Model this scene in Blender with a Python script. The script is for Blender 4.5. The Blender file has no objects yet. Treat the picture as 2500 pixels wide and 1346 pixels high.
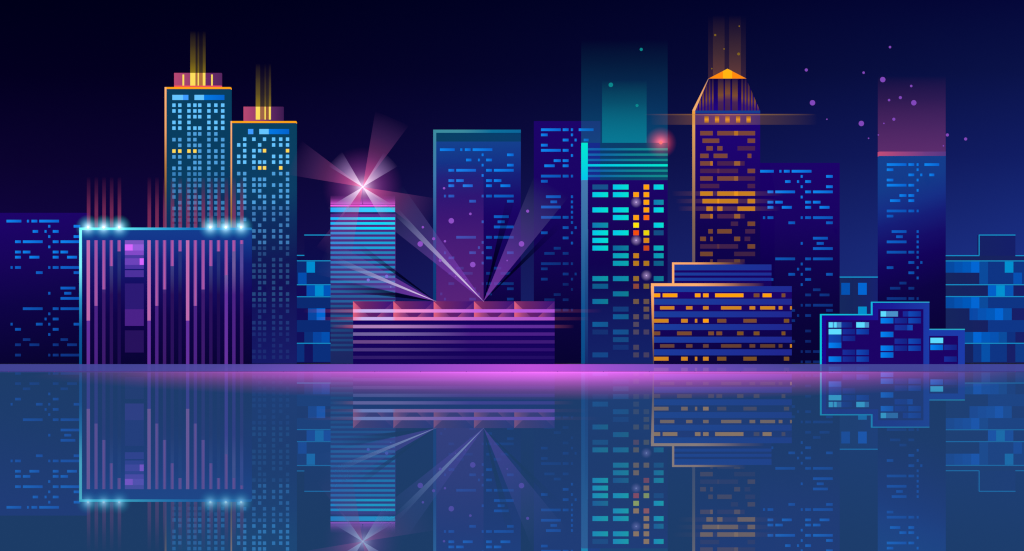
import bpy, math, random
from mathutils import Vector
random.seed(7)
C = bpy.context.scene.collection
D0, F, H, CX, HY = 3000.0, 15000.0, 30.0, 1250.0, 739.5     # metres to the waterfront facades, focal length in picture units, eye height
def P(px, py, d=0.0):
    s = (D0 + d) / F
    return ((px - CX) * s, d, H - (py - HY) * s)

# ------------------------------------------------------------------ colour + materials
def lin(h):
    h = h.lstrip('#')
    o = []
    for i in (0, 2, 4):
        c = int(h[i:i+2], 16) / 255
        o.append(c / 12.92 if c <= .04045 else ((c + .055) / 1.055) ** 2.4)
    return o
_cache = {}
def newmat(name):
    m = bpy.data.materials.new(name); m.use_nodes = True
    m.cycles.emission_sampling = 'NONE'
    nt = m.node_tree; nt.nodes.clear()
    out = nt.nodes.new('ShaderNodeOutputMaterial')
    return m, nt, out
def ramp_node(nt, stops, const=False):
    """stops: [(t in 0..1, hex, alpha)]"""
    r = nt.nodes.new('ShaderNodeValToRGB'); cr = r.color_ramp
    if const: cr.interpolation = 'CONSTANT'
    while len(cr.elements) > 1: cr.elements.remove(cr.elements[-1])
    for i, (t, h, a) in enumerate(stops):
        e = cr.elements[0] if i == 0 else cr.elements.new(min(1, max(0, t)))
        if i == 0: e.position = min(1, max(0, t))
        e.color = (*lin(h), a)
    return r
def lincoord(nt, ax, az, c):
    g = nt.nodes.new('ShaderNodeNewGeometry')
    v = nt.nodes.new('ShaderNodeVectorMath'); v.operation = 'DOT_PRODUCT'
    v.inputs[1].default_value = (ax, 0, az)
    nt.links.new(g.outputs['Position'], v.inputs[0])
    a = nt.nodes.new('ShaderNodeMath'); a.operation = 'ADD'; a.inputs[1].default_value = c
    nt.links.new(v.outputs['Value'], a.inputs[0])
    return a.outputs[0]
def finish(nt, out, color, strength=1.0, alpha=None, diff=.004):
    e = nt.nodes.new('ShaderNodeEmission'); e.inputs['Strength'].default_value = strength  # walls and trim emit their colour too: light painted in, not received
    if isinstance(color, list): e.inputs['Color'].default_value = (*color, 1)
    else: nt.links.new(color, e.inputs['Color'])
    if alpha is None:
        d = nt.nodes.new('ShaderNodeBsdfDiffuse'); d.inputs['Color'].default_value = (diff, diff, diff * 1.4, 1)
        s = nt.nodes.new('ShaderNodeAddShader')
        nt.links.new(e.outputs[0], s.inputs[0]); nt.links.new(d.outputs[0], s.inputs[1])
        nt.links.new(s.outputs[0], out.inputs['Surface'])
    else:
        t = nt.nodes.new('ShaderNodeBsdfTransparent'); mx = nt.nodes.new('ShaderNodeMixShader')
        if isinstance(alpha, float): mx.inputs[0].default_value = alpha
        else: nt.links.new(alpha, mx.inputs[0])
        nt.links.new(t.outputs[0], mx.inputs[1]); nt.links.new(e.outputs[0], mx.inputs[2])
        nt.links.new(mx.outputs[0], out.inputs['Surface'])
def glow(h, alpha=None):
    """one emitted colour"""
    k = ('glow', h, alpha)
    if k not in _cache:
        m, nt, out = newmat('glow_surface'); finish(nt, out, lin(h), alpha=alpha); _cache[k] = m
    return _cache[k]
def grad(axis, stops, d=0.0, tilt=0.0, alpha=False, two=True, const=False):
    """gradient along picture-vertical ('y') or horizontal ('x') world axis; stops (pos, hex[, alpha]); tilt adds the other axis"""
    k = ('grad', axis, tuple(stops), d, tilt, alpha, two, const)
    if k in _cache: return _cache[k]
    m, nt, out = newmat('glow_gradient')  # gradients, wall fades included, are painted light emitted by the surface
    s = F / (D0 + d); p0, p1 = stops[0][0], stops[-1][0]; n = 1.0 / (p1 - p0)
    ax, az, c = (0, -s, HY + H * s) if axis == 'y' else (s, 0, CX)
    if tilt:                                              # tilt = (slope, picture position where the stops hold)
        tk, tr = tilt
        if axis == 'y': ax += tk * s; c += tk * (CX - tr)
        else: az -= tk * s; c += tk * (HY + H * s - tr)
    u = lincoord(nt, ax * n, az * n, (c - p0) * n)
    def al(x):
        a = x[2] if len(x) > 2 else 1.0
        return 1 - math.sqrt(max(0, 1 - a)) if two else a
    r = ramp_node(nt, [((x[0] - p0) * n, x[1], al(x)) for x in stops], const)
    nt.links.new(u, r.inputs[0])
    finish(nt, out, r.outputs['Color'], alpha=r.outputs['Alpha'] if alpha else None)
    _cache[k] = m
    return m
def panegrad(h0, h1):
    """a lit pane, brighter at one end"""
    k = ('pane', h0, h1)
    if k in _cache: return _cache[k]
    m, nt, out = newmat('lit_pane')
    t = nt.nodes.new('ShaderNodeTexCoord'); x = nt.nodes.new('ShaderNodeSeparateXYZ')
    nt.links.new(t.outputs['Generated'], x.inputs[0])
    r = ramp_node(nt, [(0, h0, 1), (1, h1, 1)]); nt.links.new(x.outputs[0], r.inputs[0])
    finish(nt, out, r.outputs['Color'])
    _cache[k] = m
    return m
def radial(apex, length, stops):
    """light or dark ray fading with distance from its lamp; stops (t, hex, alpha)"""
    m, nt, out = newmat('light_or_dark_ray')
    g = nt.nodes.new('ShaderNodeNewGeometry')
    v = nt.nodes.new('ShaderNodeVectorMath'); v.operation = 'DISTANCE'; v.inputs[1].default_value = apex
    nt.links.new(g.outputs['Position'], v.inputs[0])
    q = nt.nodes.new('ShaderNodeMath'); q.operation = 'DIVIDE'; q.inputs[1].default_value = length
    nt.links.new(v.outputs['Value'], q.inputs[0])
    r = ramp_node(nt, [(t, h, 1 - math.sqrt(1 - a)) for t, h, a in stops]); nt.links.new(q.outputs[0], r.inputs[0])
    finish(nt, out, r.outputs['Color'], alpha=r.outputs['Alpha'])
    return m
def halo_mat(R, comps):
    """glowing air around a lamp: emission volume falling off from the centre; comps (hex, peak, power)"""
    k = ('halo', R, tuple(comps))
    if k in _cache: return _cache[k]
    m, nt, out = newmat('glowing_air')
    m.cycles.volume_step_rate = 0.6
    t = nt.nodes.new('ShaderNodeTexCoord')
    ln = nt.nodes.new('ShaderNodeVectorMath'); ln.operation = 'LENGTH'; nt.links.new(t.outputs['Object'], ln.inputs[0])
    inv = nt.nodes.new('ShaderNodeMath'); inv.operation = 'MULTIPLY_ADD'; inv.use_clamp = True
    inv.inputs[1].default_value = -1 / R; inv.inputs[2].default_value = 1
    nt.links.new(ln.outputs['Value'], inv.inputs[0])
    prev = None
    for h, peak, pw in comps:
        p = nt.nodes.new('ShaderNodeMath'); p.operation = 'POWER'; p.inputs[1].default_value = pw
        nt.links.new(inv.outputs[0], p.inputs[0])
        s = nt.nodes.new('ShaderNodeMath'); s.operation = 'MULTIPLY'; s.inputs[1].default_value = peak * (pw + 1) / (2 * R)
        nt.links.new(p.outputs[0], s.inputs[0])
        e = nt.nodes.new('ShaderNodeEmission'); e.inputs['Color'].default_value = (*lin(h), 1)
        nt.links.new(s.outputs[0], e.inputs['Strength'])
        if prev is None: prev = e
        else:
            a = nt.nodes.new('ShaderNodeAddShader'); nt.links.new(prev.outputs[0], a.inputs[0]); nt.links.new(e.outputs[0], a.inputs[1]); prev = a
    nt.links.new(prev.outputs[0], out.inputs['Volume'])
    _cache[k] = m
    return m

# ------------------------------------------------------------------ mesh helpers
class MB:
    def __init__(s): s.v = []; s.f = []
    def prism(s, pts, y0, y1):
        """pts: (x, z) outline seen from the front, extruded from y0 to y1"""
        n = len(pts); b = len(s.v)
        area = sum(pts[i][0] * pts[(i+1) % n][1] - pts[(i+1) % n][0] * pts[i][1] for i in range(n))
        if area < 0: pts = pts[::-1]
        s.v += [(x, y0, z) for x, z in pts] + [(x, y1, z) for x, z in pts]
        s.f.append(tuple(range(b, b + n))); s.f.append(tuple(range(b + 2*n - 1, b + n - 1, -1)))
        for i in range(n):
            j = (i + 1) % n
            s.f.append((b + i, b + n + i, b + n + j, b + j))
        return s
    def box(s, x0, x1, y0, y1, z0, z1):
        return s.prism([(x0, z0), (x1, z0), (x1, z1), (x0, z1)], y0, y1)
    def pbox(s, px0, py0, px1, py1, d, t0, t1):
        """box whose front outline is given in picture units for a facade at depth d; y from d+t0 to d+t1"""
        a = P(px0, py1, d); b = P(px1, py0, d)
        return s.box(a[0], b[0], d + t0, d + t1, a[2], b[2])
    def pprism(s, pts, d, t0, t1):
        return s.prism([(P(x, y, d)[0], P(x, y, d)[2]) for x, y in pts], d + t0, d + t1)
    def sphere(s, c, r, nu=20, nv=12):
        b = len(s.v)
        s.v.append((c[0], c[1], c[2] - r))
        for i in range(1, nv):
            th = -math.pi/2 + math.pi * i / nv
            for j in range(nu):
                ph = 2*math.pi*j/nu
                s.v.append((c[0] + r*math.cos(th)*math.cos(ph), c[1] + r*math.cos(th)*math.sin(ph), c[2] + r*math.sin(th)))
        s.v.append((c[0], c[1], c[2] + r)); top = len(s.v) - 1
        for j in range(nu):
            k = (j + 1) % nu
            s.f.append((b, b + 1 + k, b + 1 + j))
            for i in range(nv - 2):
                q = b + 1 + i*nu
                s.f.append((q + j, q + k, q + nu + k, q + nu + j))
            q = b + 1 + (nv - 2)*nu
            s.f.append((q + j, q + k, top))
        return s
    def build(s, name, mat, parent=None, smooth=False):
        me = bpy.data.meshes.new(name)
        o = Vector(parent['origin']) if parent is not None else Vector((0, 0, 0))
        me.from_pydata([tuple(Vector(v) - o) for v in s.v], [], s.f); me.update()
        me.materials.append(mat)
        if smooth:
            for p in me.polygons: p.use_smooth = True
        ob = bpy.data.objects.new(name, me); C.objects.link(ob)
        if parent is not None:
            ob.parent = parent; ob['origin'] = tuple(o)
        return ob
def thing(name, label, cat, loc, group=None):
    o = bpy.data.objects.new(name, None); C.objects.link(o)
    o.location = loc; o['label'] = label; o['category'] = cat; o['origin'] = tuple(loc)
    if group: o['group'] = group
    o.empty_display_size = 2
    return o
def subthing(name, mesh_center, mb_fn, mat, parent, smooth=False):
    """a child mesh with its own origin at mesh_center (world)"""
    o = Vector(parent['origin']); c = Vector(mesh_center)
    me = bpy.data.meshes.new(name); mb = MB(); mb_fn(mb)
    me.from_pydata(mb.v, [], mb.f); me.update(); me.materials.append(mat)
    if smooth:
        for p in me.polygons: p.use_smooth = True
    ob = bpy.data.objects.new(name, me); C.objects.link(ob); ob.parent = parent; ob.location = c - o
    ob['origin'] = tuple(c)
    return ob
def building(name, label, px0, px1, d, group=None):
    x = P((px0 + px1) / 2, 0, d)[0]
    return thing(name, label, name.replace('_', ' ').split()[-1] if name != 'office_block' else 'office block', (x, d, 0), group)
GY = 889.5
def base(d): return HY + H * F / (D0 + d)
def wall(b, px0, py0, px1, d, depth, mat, name='wall', py1=None):
    return MB().pbox(px0, py0, px1, base(d) if py1 is None else py1, d, 0, depth).build(name, mat, b)
def slab(b, name, px0, py0, px1, py1, d, mat, proud=.25, depth=0.0):
    return MB().pbox(px0, py0, px1, py1, d, -proud, depth if depth else .05).build(name, mat, b)
_count = {}
def windows(b, rects, d, mats, limit=100, proud=.15, stuffmat=None):
    """rects: (px0, py0, px1, py1, matkey): each window a part; past the limit the rest are one part"""
    for r in rects[:limit]:
        MB().pbox(*r[:4], d, -proud, .05).build('window', mats[r[4]] if isinstance(mats, dict) else mats(r), b)
    if len(rects) > limit:
        m = MB()
        for r in rects[limit:]: m.pbox(*r[:4], d, -proud, .05)
        o = m.build('window', stuffmat, b); o['kind'] = 'stuff'
def shaft(b, name, px0, py0, px1, py1, d, mat, t0=0.0, t1=2.0):
    """a shaft of light: open four-sided tube of glowing air"""
    m = MB(); a = P(px0, py1, d); c = P(px1, py0, d)
    m.box(a[0], c[0], d + t0, d + t1, a[2], c[2])
    return m.build(name, mat, b)

# ------------------------------------------------------------------ camera, light, sky
sc = bpy.context.scene
sc.render.engine = 'CYCLES'
sc.view_settings.view_transform = 'Standard'; sc.view_settings.look = 'None'
sc.view_settings.exposure = 0; sc.view_settings.gamma = 1
sc.cycles.max_bounces = 8; sc.cycles.diffuse_bounces = 0; sc.cycles.glossy_bounces = 3
sc.cycles.transparent_max_bounces = 64; sc.cycles.volume_bounces = 0
sc.cycles.use_denoising = False; sc.cycles.filter_width = 1.2
cam = bpy.data.cameras.new('camera'); co = bpy.data.objects.new('camera', cam); C.objects.link(co)
co.location = (0, -D0, H); co.rotation_euler = (math.pi/2, 0, 0)
cam.sensor_width = 36; cam.lens = 36 * F / 2500
cam.shift_y = (HY - 673) / 2500; cam.clip_start = 1; cam.clip_end = 120000
sc.camera = co
SUN_EL, SUN_AZ = math.radians(58), math.radians(200)
sun = bpy.data.lights.new('moonlight', 'SUN'); sun.energy = 1.5; sun.angle = math.radians(.5); sun.color = (1, .98, .95)
so = bpy.data.objects.new('moonlight', sun); C.objects.link(so)
so.rotation_euler = (math.pi/2 - SUN_EL, 0, math.pi - SUN_AZ); so.location = (0, -200, 400)

w = bpy.data.worlds.new('World'); sc.world = w; w.use_nodes = True
nt = w.node_tree; nt.nodes.clear()
wo = nt.nodes.new('ShaderNodeOutputWorld'); bg = nt.nodes.new('ShaderNodeBackground')
tc = nt.nodes.new('ShaderNodeTexCoord'); sx = nt.nodes.new('ShaderNodeSeparateXYZ')
nt.links.new(tc.outputs['Generated'], sx.inputs[0])
def mth(op, a, b=None, clamp=False):
    n = nt.nodes.new('ShaderNodeMath'); n.operation = op; n.use_clamp = clamp
    for i, q in enumerate((a, b)):
        if q is None: continue
        if isinstance(q, (int, float)): n.inputs[i].default_value = q
        else: nt.links.new(q, n.inputs[i])
    return n.outputs[0]
fwd = mth('MAXIMUM', sx.outputs['Y'], .05)
elev = mth('DIVIDE', sx.outputs['Z'], fwd); side = mth('DIVIDE', sx.outputs['X'], fwd)
ty = mth('MULTIPLY', elev, F / HY, True)                       # 0 at the horizon, 1 high up
tx = mth('ADD', mth('MULTIPLY', side, F / 2500), .5, True)     # 0 far left of the city, 1 far right
tx2 = mth('POWER', tx, 2.1)
def sky_ramp(st):
    r = ramp_node(nt, sorted([((HY - y) / HY, h, 1) for y, h in st])); nt.links.new(ty, r.inputs[0]); return r.outputs['Color']
A = sky_ramp([(0, '#00001a'), (180, '#030020'), (400, '#0b0330'), (560, '#10053f'), (740, '#131052')])
B = sky_ramp([(0, '#05083a'), (170, '#0a1248'), (380, '#111d64'), (600, '#1a2e82'), (740, '#1c3488')])
mx = nt.nodes.new('ShaderNodeMixRGB'); nt.links.new(tx2, mx.inputs[0]); nt.links.new(A, mx.inputs[1]); nt.links.new(B, mx.inputs[2])
nt.links.new(mx.outputs[0], bg.inputs['Color']); bg.inputs['Strength'].default_value = 1
nt.links.new(bg.outputs[0], wo.inputs['Surface'])

# ------------------------------------------------------------------ setting
def sheet(name, x0, x1, y0, y1, z, mat):
    me = bpy.data.meshes.new(name)
    me.from_pydata([(x0, y0, z), (x1, y0, z), (x1, y1, z), (x0, y1, z)], [], [(0, 1, 2, 3)]); me.update(); me.materials.append(mat)
    o = bpy.data.objects.new(name, me); C.objects.link(o); o['kind'] = 'structure'
    return o
SHORE = F * H / (907 - HY) - D0      # y of the quay edge
def principled(name, col, rough):
    m, nt, out = newmat(name)
    p = nt.nodes.new('ShaderNodeBsdfPrincipled'); p.inputs['Base Color'].default_value = (*col, 1); p.inputs['Roughness'].default_value = rough
    n = nt.nodes.new('ShaderNodeTexNoise'); n.inputs['Scale'].default_value = .05
    mixn = nt.nodes.new('ShaderNodeMixRGB'); mixn.inputs[1].default_value = (*[c * .8 for c in col], 1); mixn.inputs[2].default_value = (*col, 1)
    nt.links.new(n.outputs[0], mixn.inputs[0]); nt.links.new(mixn.outputs[0], p.inputs['Base Color'])
    nt.links.new(p.outputs[0], out.inputs['Surface'])
    return m
g = MB().box(-60000, 60000, SHORE + .3, 90000, -6, -.005).build('ground', principled('dark_ground', (.01, .01, .05), .9)); g['kind'] = 'structure'

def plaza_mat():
    m, nt, out = newmat('polished_glow_paving')
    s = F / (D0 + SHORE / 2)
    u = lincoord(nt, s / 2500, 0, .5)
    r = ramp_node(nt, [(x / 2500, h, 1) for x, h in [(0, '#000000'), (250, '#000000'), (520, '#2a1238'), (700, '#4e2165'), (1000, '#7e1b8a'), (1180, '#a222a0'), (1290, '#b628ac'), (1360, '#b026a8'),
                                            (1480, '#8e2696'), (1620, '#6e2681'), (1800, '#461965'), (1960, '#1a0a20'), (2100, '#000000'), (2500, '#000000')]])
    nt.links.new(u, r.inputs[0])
    e = nt.nodes.new('ShaderNodeEmission'); nt.links.new(r.outputs['Color'], e.inputs['Color'])  # magenta glow painted into the paving as emission
    d = nt.nodes.new('ShaderNodeEmission'); d.inputs['Color'].default_value = (.055, .058, .30, 1)  # violet paving tone is emitted as well, in place of received light
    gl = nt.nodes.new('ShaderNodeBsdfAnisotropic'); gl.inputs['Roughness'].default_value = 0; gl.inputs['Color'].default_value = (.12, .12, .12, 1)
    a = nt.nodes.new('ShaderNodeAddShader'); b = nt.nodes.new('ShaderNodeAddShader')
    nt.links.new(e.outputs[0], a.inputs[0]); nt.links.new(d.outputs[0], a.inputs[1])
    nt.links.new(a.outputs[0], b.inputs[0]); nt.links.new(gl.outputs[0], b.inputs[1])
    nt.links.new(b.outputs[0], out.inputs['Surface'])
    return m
sheet('promenade', -3000, 3000, SHORE, 1.5, 0, plaza_mat())
MB().box(-3000, 3000, SHORE + .05, SHORE + .3, -6, -.02).build('quay_edge', principled('quay_concrete', (.06, .05, .16), .8))['kind'] = 'structure'

def water_mat():
    m, nt, out = newmat('glow_water')
    gl = nt.nodes.new('ShaderNodeBsdfAnisotropic'); gl.inputs['Roughness'].default_value = 0; gl.inputs['Color'].default_value = (.23, .36, .42, 1)
    d = nt.nodes.new('ShaderNodeEmission'); d.inputs['Color'].default_value = (.0116, .0455, .130, 1)   # blue tint painted as emission, standing in for light on the water
    # pink quay glow painted into the water as emission, fading from the edge
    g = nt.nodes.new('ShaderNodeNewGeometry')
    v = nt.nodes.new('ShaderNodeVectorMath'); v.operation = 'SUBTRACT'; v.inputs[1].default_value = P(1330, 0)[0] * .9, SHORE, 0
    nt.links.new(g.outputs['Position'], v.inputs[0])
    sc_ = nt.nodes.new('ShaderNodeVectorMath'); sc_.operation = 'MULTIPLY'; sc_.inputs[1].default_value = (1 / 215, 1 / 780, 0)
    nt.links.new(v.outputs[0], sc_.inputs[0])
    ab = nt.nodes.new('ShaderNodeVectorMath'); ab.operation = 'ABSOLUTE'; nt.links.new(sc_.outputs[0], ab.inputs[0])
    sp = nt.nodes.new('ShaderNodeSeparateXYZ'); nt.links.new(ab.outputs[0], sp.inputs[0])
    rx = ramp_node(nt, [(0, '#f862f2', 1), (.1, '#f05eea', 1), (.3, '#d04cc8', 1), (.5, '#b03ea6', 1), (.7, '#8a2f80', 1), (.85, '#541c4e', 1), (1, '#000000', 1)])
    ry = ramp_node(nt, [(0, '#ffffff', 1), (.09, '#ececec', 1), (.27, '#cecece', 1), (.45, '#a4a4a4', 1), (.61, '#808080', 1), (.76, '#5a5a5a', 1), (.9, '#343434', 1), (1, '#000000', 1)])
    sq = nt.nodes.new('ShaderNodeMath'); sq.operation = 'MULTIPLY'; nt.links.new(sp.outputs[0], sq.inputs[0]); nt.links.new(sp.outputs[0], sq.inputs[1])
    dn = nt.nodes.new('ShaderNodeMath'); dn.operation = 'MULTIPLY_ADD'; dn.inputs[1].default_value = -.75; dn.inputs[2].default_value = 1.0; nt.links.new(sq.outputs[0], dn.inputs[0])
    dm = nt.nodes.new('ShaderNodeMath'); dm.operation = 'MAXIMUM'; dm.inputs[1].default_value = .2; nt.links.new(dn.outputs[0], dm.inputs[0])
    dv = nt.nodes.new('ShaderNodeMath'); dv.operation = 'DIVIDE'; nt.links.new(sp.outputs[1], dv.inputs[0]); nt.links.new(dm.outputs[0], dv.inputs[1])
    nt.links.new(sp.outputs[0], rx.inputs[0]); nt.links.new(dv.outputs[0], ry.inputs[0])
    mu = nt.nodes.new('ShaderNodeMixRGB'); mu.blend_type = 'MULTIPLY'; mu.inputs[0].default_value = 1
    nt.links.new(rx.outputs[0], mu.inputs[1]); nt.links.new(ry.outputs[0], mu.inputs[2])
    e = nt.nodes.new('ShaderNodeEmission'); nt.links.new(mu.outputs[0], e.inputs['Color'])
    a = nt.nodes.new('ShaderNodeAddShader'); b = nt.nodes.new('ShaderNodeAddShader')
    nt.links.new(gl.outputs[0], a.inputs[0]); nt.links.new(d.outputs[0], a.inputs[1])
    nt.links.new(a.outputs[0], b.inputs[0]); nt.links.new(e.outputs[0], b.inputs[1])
    nt.links.new(b.outputs[0], out.inputs['Surface'])
    return m
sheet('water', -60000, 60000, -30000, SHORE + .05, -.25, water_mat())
ns = thing('neon_strip', 'long magenta neon strip along the edge of the quay at the waterline', 'neon strip', (0, SHORE, -.2))
MB().box(-262, 262, SHORE - .25, SHORE, -.16, -.02).build('tube', grad('x', [(40, '#46449a'), (500, '#7a3f9c'), (900, '#c850d0'), (1320, '#f76af6'), (1750, '#c24cc4'), (2200, '#70409c'), (2480, '#46449a')], SHORE), ns)
for i in range(27):
    x = -260 + i * 20
    MB().box(x - .15, x + .15, SHORE - .27, SHORE, -.2, -.01).build('bracket', glow('#6a2a8a'), ns)

# ------------------------------------------------------------------ shared window layouts (column spans per storey)
PAT = {0: [(16,52),(66,71),(77,91),(96,144)], 1: [(118,123),(180,196)], 2: [(80,93),(109,114),(129,143)], 3: [(118,123),(180,196)],
 4: [(37,51),(56,104),(129,143),(148,196)], 5: [(118,123)], 6: [(37,51),(56,74),(129,143),(148,166)], 7: [(37,51),(72,96),(129,143),(164,188)],
 9: [(26,31),(37,51),(118,123),(129,143),(148,196)], 10: [(88,104),(180,196)], 13: [(148,184)], 14: [(118,123),(157,174)], 15: [(148,196)],
 17: [(56,104),(129,143),(148,196)], 18: [(118,123)], 19: [(109,114),(129,143)], 20: [(26,31),(88,104),(118,123),(180,196)], 21: [(37,51),(129,143)],
 22: [(118,123)], 23: [(56,74),(148,166)], 24: [(37,51),(72,96),(129,143),(164,188)], 26: [(37,51),(118,123),(129,143),(148,196)],
 27: [(88,104),(180,196)], 28: [(17,22),(109,114),(129,143)], 29: [(26,31),(88,104),(180,196)], 31: [(37,51),(56,74),(129,143)], 33: [(37,51),(56,104),(129,143)], 35: [(118,123),(129,143),(148,196)], 37: [(118,123),(129,143),(148,196)]}
QAT = {0: [(18,66),(71,85),(91,96),(110,146)], 1: [(18,34),(91,96)], 2: [(71,85),(100,105),(122,134)], 3: [(18,34),(91,96)], 4: [(18,66),(71,85)], 5: [(91,96)],
 6: [(49,66),(71,85)], 7: [(26,51),(71,85)], 9: [(18,66),(71,85),(91,96)], 10: [(18,34)], 13: [(30,66),(91,96)], 14: [(41,57),(91,96)], 15: [(18,66),(91,96)],
 16: [(91,96)], 17: [(18,66),(71,85),(91,96)], 18: [(91,96)], 19: [(71,85),(100,105)], 20: [(18,34),(91,96)], 21: [(71,85)], 22: [(91,96)], 23: [(49,66)],
 24: [(26,51),(71,85)], 26: [(18,66),(71,85),(91,96)], 27: [(18,34)], 28: [(71,85),(100,105)], 29: [(18,34),(91,96)], 30: [(71,85)], 31: [(91,96)],
 32: [(49,66)], 33: [(26,51),(71,85)], 35: [(18,66),(71,85),(91,96)]}
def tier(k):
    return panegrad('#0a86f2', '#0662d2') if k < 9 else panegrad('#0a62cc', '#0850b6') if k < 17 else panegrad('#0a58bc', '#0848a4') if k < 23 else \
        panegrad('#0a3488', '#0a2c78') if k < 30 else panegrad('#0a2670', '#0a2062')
def pattern(b, pat, ox, oy, d, skip=None, last=99, pitch=12.58):
    rects = []
    for k, spans in pat.items():
        if k > last: continue
        for x0, x1 in spans:
            y = oy + k * pitch
            if skip and skip(ox + x0, ox + x1, y): continue
            rects.append((ox + x0, y, ox + x1, y + 6.4, k))
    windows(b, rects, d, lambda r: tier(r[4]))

# ------------------------------------------------------------------ far left: violet office block
d = 24
b = building('office_block', 'plain violet office block with blue dash windows at the far left edge', -20, 213, d)
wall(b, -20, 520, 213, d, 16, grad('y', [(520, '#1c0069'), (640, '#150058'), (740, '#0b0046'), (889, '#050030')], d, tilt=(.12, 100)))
pattern(b, PAT, 0, 537, d, last=26)

# ------------------------------------------------------------------ two teal skyscrapers with yellow roof lights
def tower_frame(b, x0, x1, top, d, body):
    wall(b, x0 + 4.5, top + 4.5, x1, d, 14, body)
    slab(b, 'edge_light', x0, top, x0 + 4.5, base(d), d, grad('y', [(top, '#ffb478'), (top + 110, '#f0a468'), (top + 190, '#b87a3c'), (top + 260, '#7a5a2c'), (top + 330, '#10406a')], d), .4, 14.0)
    slab(b, 'roof_edge_light', x0 + 4.5, top, x1, top + 4.6, d, glow('#ffa40a'), .4, 14.0)
colsA = [(420.7,428.7),(435,443),(457.3,465.3),(471.8,479.8),(483.7,491.7),(506,514),(523,531),(539.6,547.9)]
rowsA = ['11111111','11111111','01111101','11100111','11111111','00111110','11110111','01111101','YYYY1111','11111111','01011111','11111101','11111111','10111111',
         '11111111','11110111','10111110','01111111','11111111','11111111','11111101','11110111','11111111','10111111','11111110']
colsB = [(578.8,586.8),(593.4,601.4),(615.7,624),(630,638),(641.8,649.8),(664,672),(681.3,689.4),(698,706)]
rowsB = ['01101111','11010111','0111Y00Y','11100111','11111111','001YY0Y0','11000111','01111001','11111111','11110011','01011111','11101101','11111111','10101111',
         '01101101','10010011','11111110','00101111','01011011','11111111','01011001','11010110','11111111','11111111','10111111','01011101','11010110','11111111','11111111',
         '00111111','00011101','00010110','00111111','00111111','00111111','00011101','00010110','00111111','00111111']
def tower_windows(b, cols, rows, y0, d, steps):
    st = []
    for y, h in steps:
        st.append((y, h))
    m = grad('y', st + [(900, st[-1][1])], d, const=True)
    yel = glow('#ffdb58')
    rects = []
    for k, row in enumerate(rows):
        for c, ch in zip(cols, row):
            if ch == '0': continue
            y = y0 + 14 * k
            rects.append((c[0], y, c[1], y + 8.5, ch))
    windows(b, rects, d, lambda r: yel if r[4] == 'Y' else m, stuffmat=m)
dA = 26
b = building('skyscraper', 'tallest teal skyscraper at left with orange roof edge and yellow roof beams', 402, 562.5, dA, 'teal skyscrapers with orange edges')
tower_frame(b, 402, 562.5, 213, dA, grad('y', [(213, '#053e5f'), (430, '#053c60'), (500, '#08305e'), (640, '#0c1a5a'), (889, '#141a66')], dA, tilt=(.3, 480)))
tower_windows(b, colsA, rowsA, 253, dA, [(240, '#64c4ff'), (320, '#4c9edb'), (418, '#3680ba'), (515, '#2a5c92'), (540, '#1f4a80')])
for x0, x1, m in [(420.7,447,glow('#64c4ff')),(447,460,glow('#3d9bff')),(474.8,498,glow('#64c4ff')),(498,548,panegrad('#0078e4','#0062cc'))]:
    slab(b, 'window', x0, 232, x1, 244.6, dA, m, .15)
ph = MB().pbox(424.5, 178, 540, 209, dA, 2, 10).build('penthouse', grad('x', [(424, '#b84872'), (482, '#8a3a70'), (500, '#6c2a68'), (540, '#57255e')], dA), b)
slab(b, 'penthouse_base', 424.5, 209, 540, 213, dA, grad('x', [(424, '#ff5a44'), (540, '#e84a66')], dA), -1.8, 10.2)
for x0, x1, y0, h in [(445,449.2,182,'#ffde5e'),(515,519,182,'#ffde5e'),(464,476.6,178,'#ffdf5c'),(482,485.4,178,'#ffdf5c'),(494.6,501,178,'#ffdf5c'),(476.6,482,178,'#a86a44'),(485.4,494.6,178,'#ae7040')]:
    MB().pbox(x0, y0, x1, 209, dA, 1.75, 2.1).build('light_panel', glow(h), ph)
yst = [(75, '#a08410', 0), (110, '#a08410', .10), (150, '#a88c10', .30), (178, '#b09410', .60)]
for x0, x1, k in [(464,476.6,1),(476.6,482,.2),(482,485.4,.8),(485.4,494.6,.22),(494.6,501,.8)]:
    shaft(b, 'light_shaft', x0, 75, x1, 178, dA, grad('y', [(y, h, a * k) for y, h, a in yst], dA, alpha=True), 2, 3.5)
dB = 28
b = building('skyscraper', 'shorter teal skyscraper with orange roof edge right of the tallest tower', 562, 722.5, dB, 'teal skyscrapers with orange edges')
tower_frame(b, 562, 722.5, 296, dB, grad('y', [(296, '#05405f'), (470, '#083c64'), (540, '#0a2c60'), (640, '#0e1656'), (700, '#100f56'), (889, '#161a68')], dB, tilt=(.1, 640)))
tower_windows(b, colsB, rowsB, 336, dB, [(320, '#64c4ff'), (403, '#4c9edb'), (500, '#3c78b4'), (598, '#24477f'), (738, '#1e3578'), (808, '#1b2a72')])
for x0, x1, m in [(605.5,618.5,glow('#3d9bff')),(633,656,glow('#64c4ff')),(656,706,panegrad('#0078e4','#0062cc'))]:
    slab(b, 'window', x0, 315.3, x1, 328, dB, m, .15)
ph = MB().pbox(594, 260.5, 691, 296, dB, 2, 10).build('penthouse', grad('x', [(594, '#b84872'), (640, '#8a3a6c'), (662, '#5c2662'), (691, '#3e1a50')], dB), b)
for x0, x1, h in [(624,634.6,'#ffdf5c'),(645.4,648.6,'#ffdf5c'),(656,661,'#ffdf5c'),(634.6,645.4,'#9e6446'),(648.6,656,'#94583e')]:
    MB().pbox(x0, 260.5, x1, 292, dB, 1.75, 2.1).build('light_panel', glow(h), ph)
yst = [(155, '#a08410', 0), (185, '#a08410', .08), (230, '#a88c10', .30), (260, '#b09410', .60)]
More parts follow.
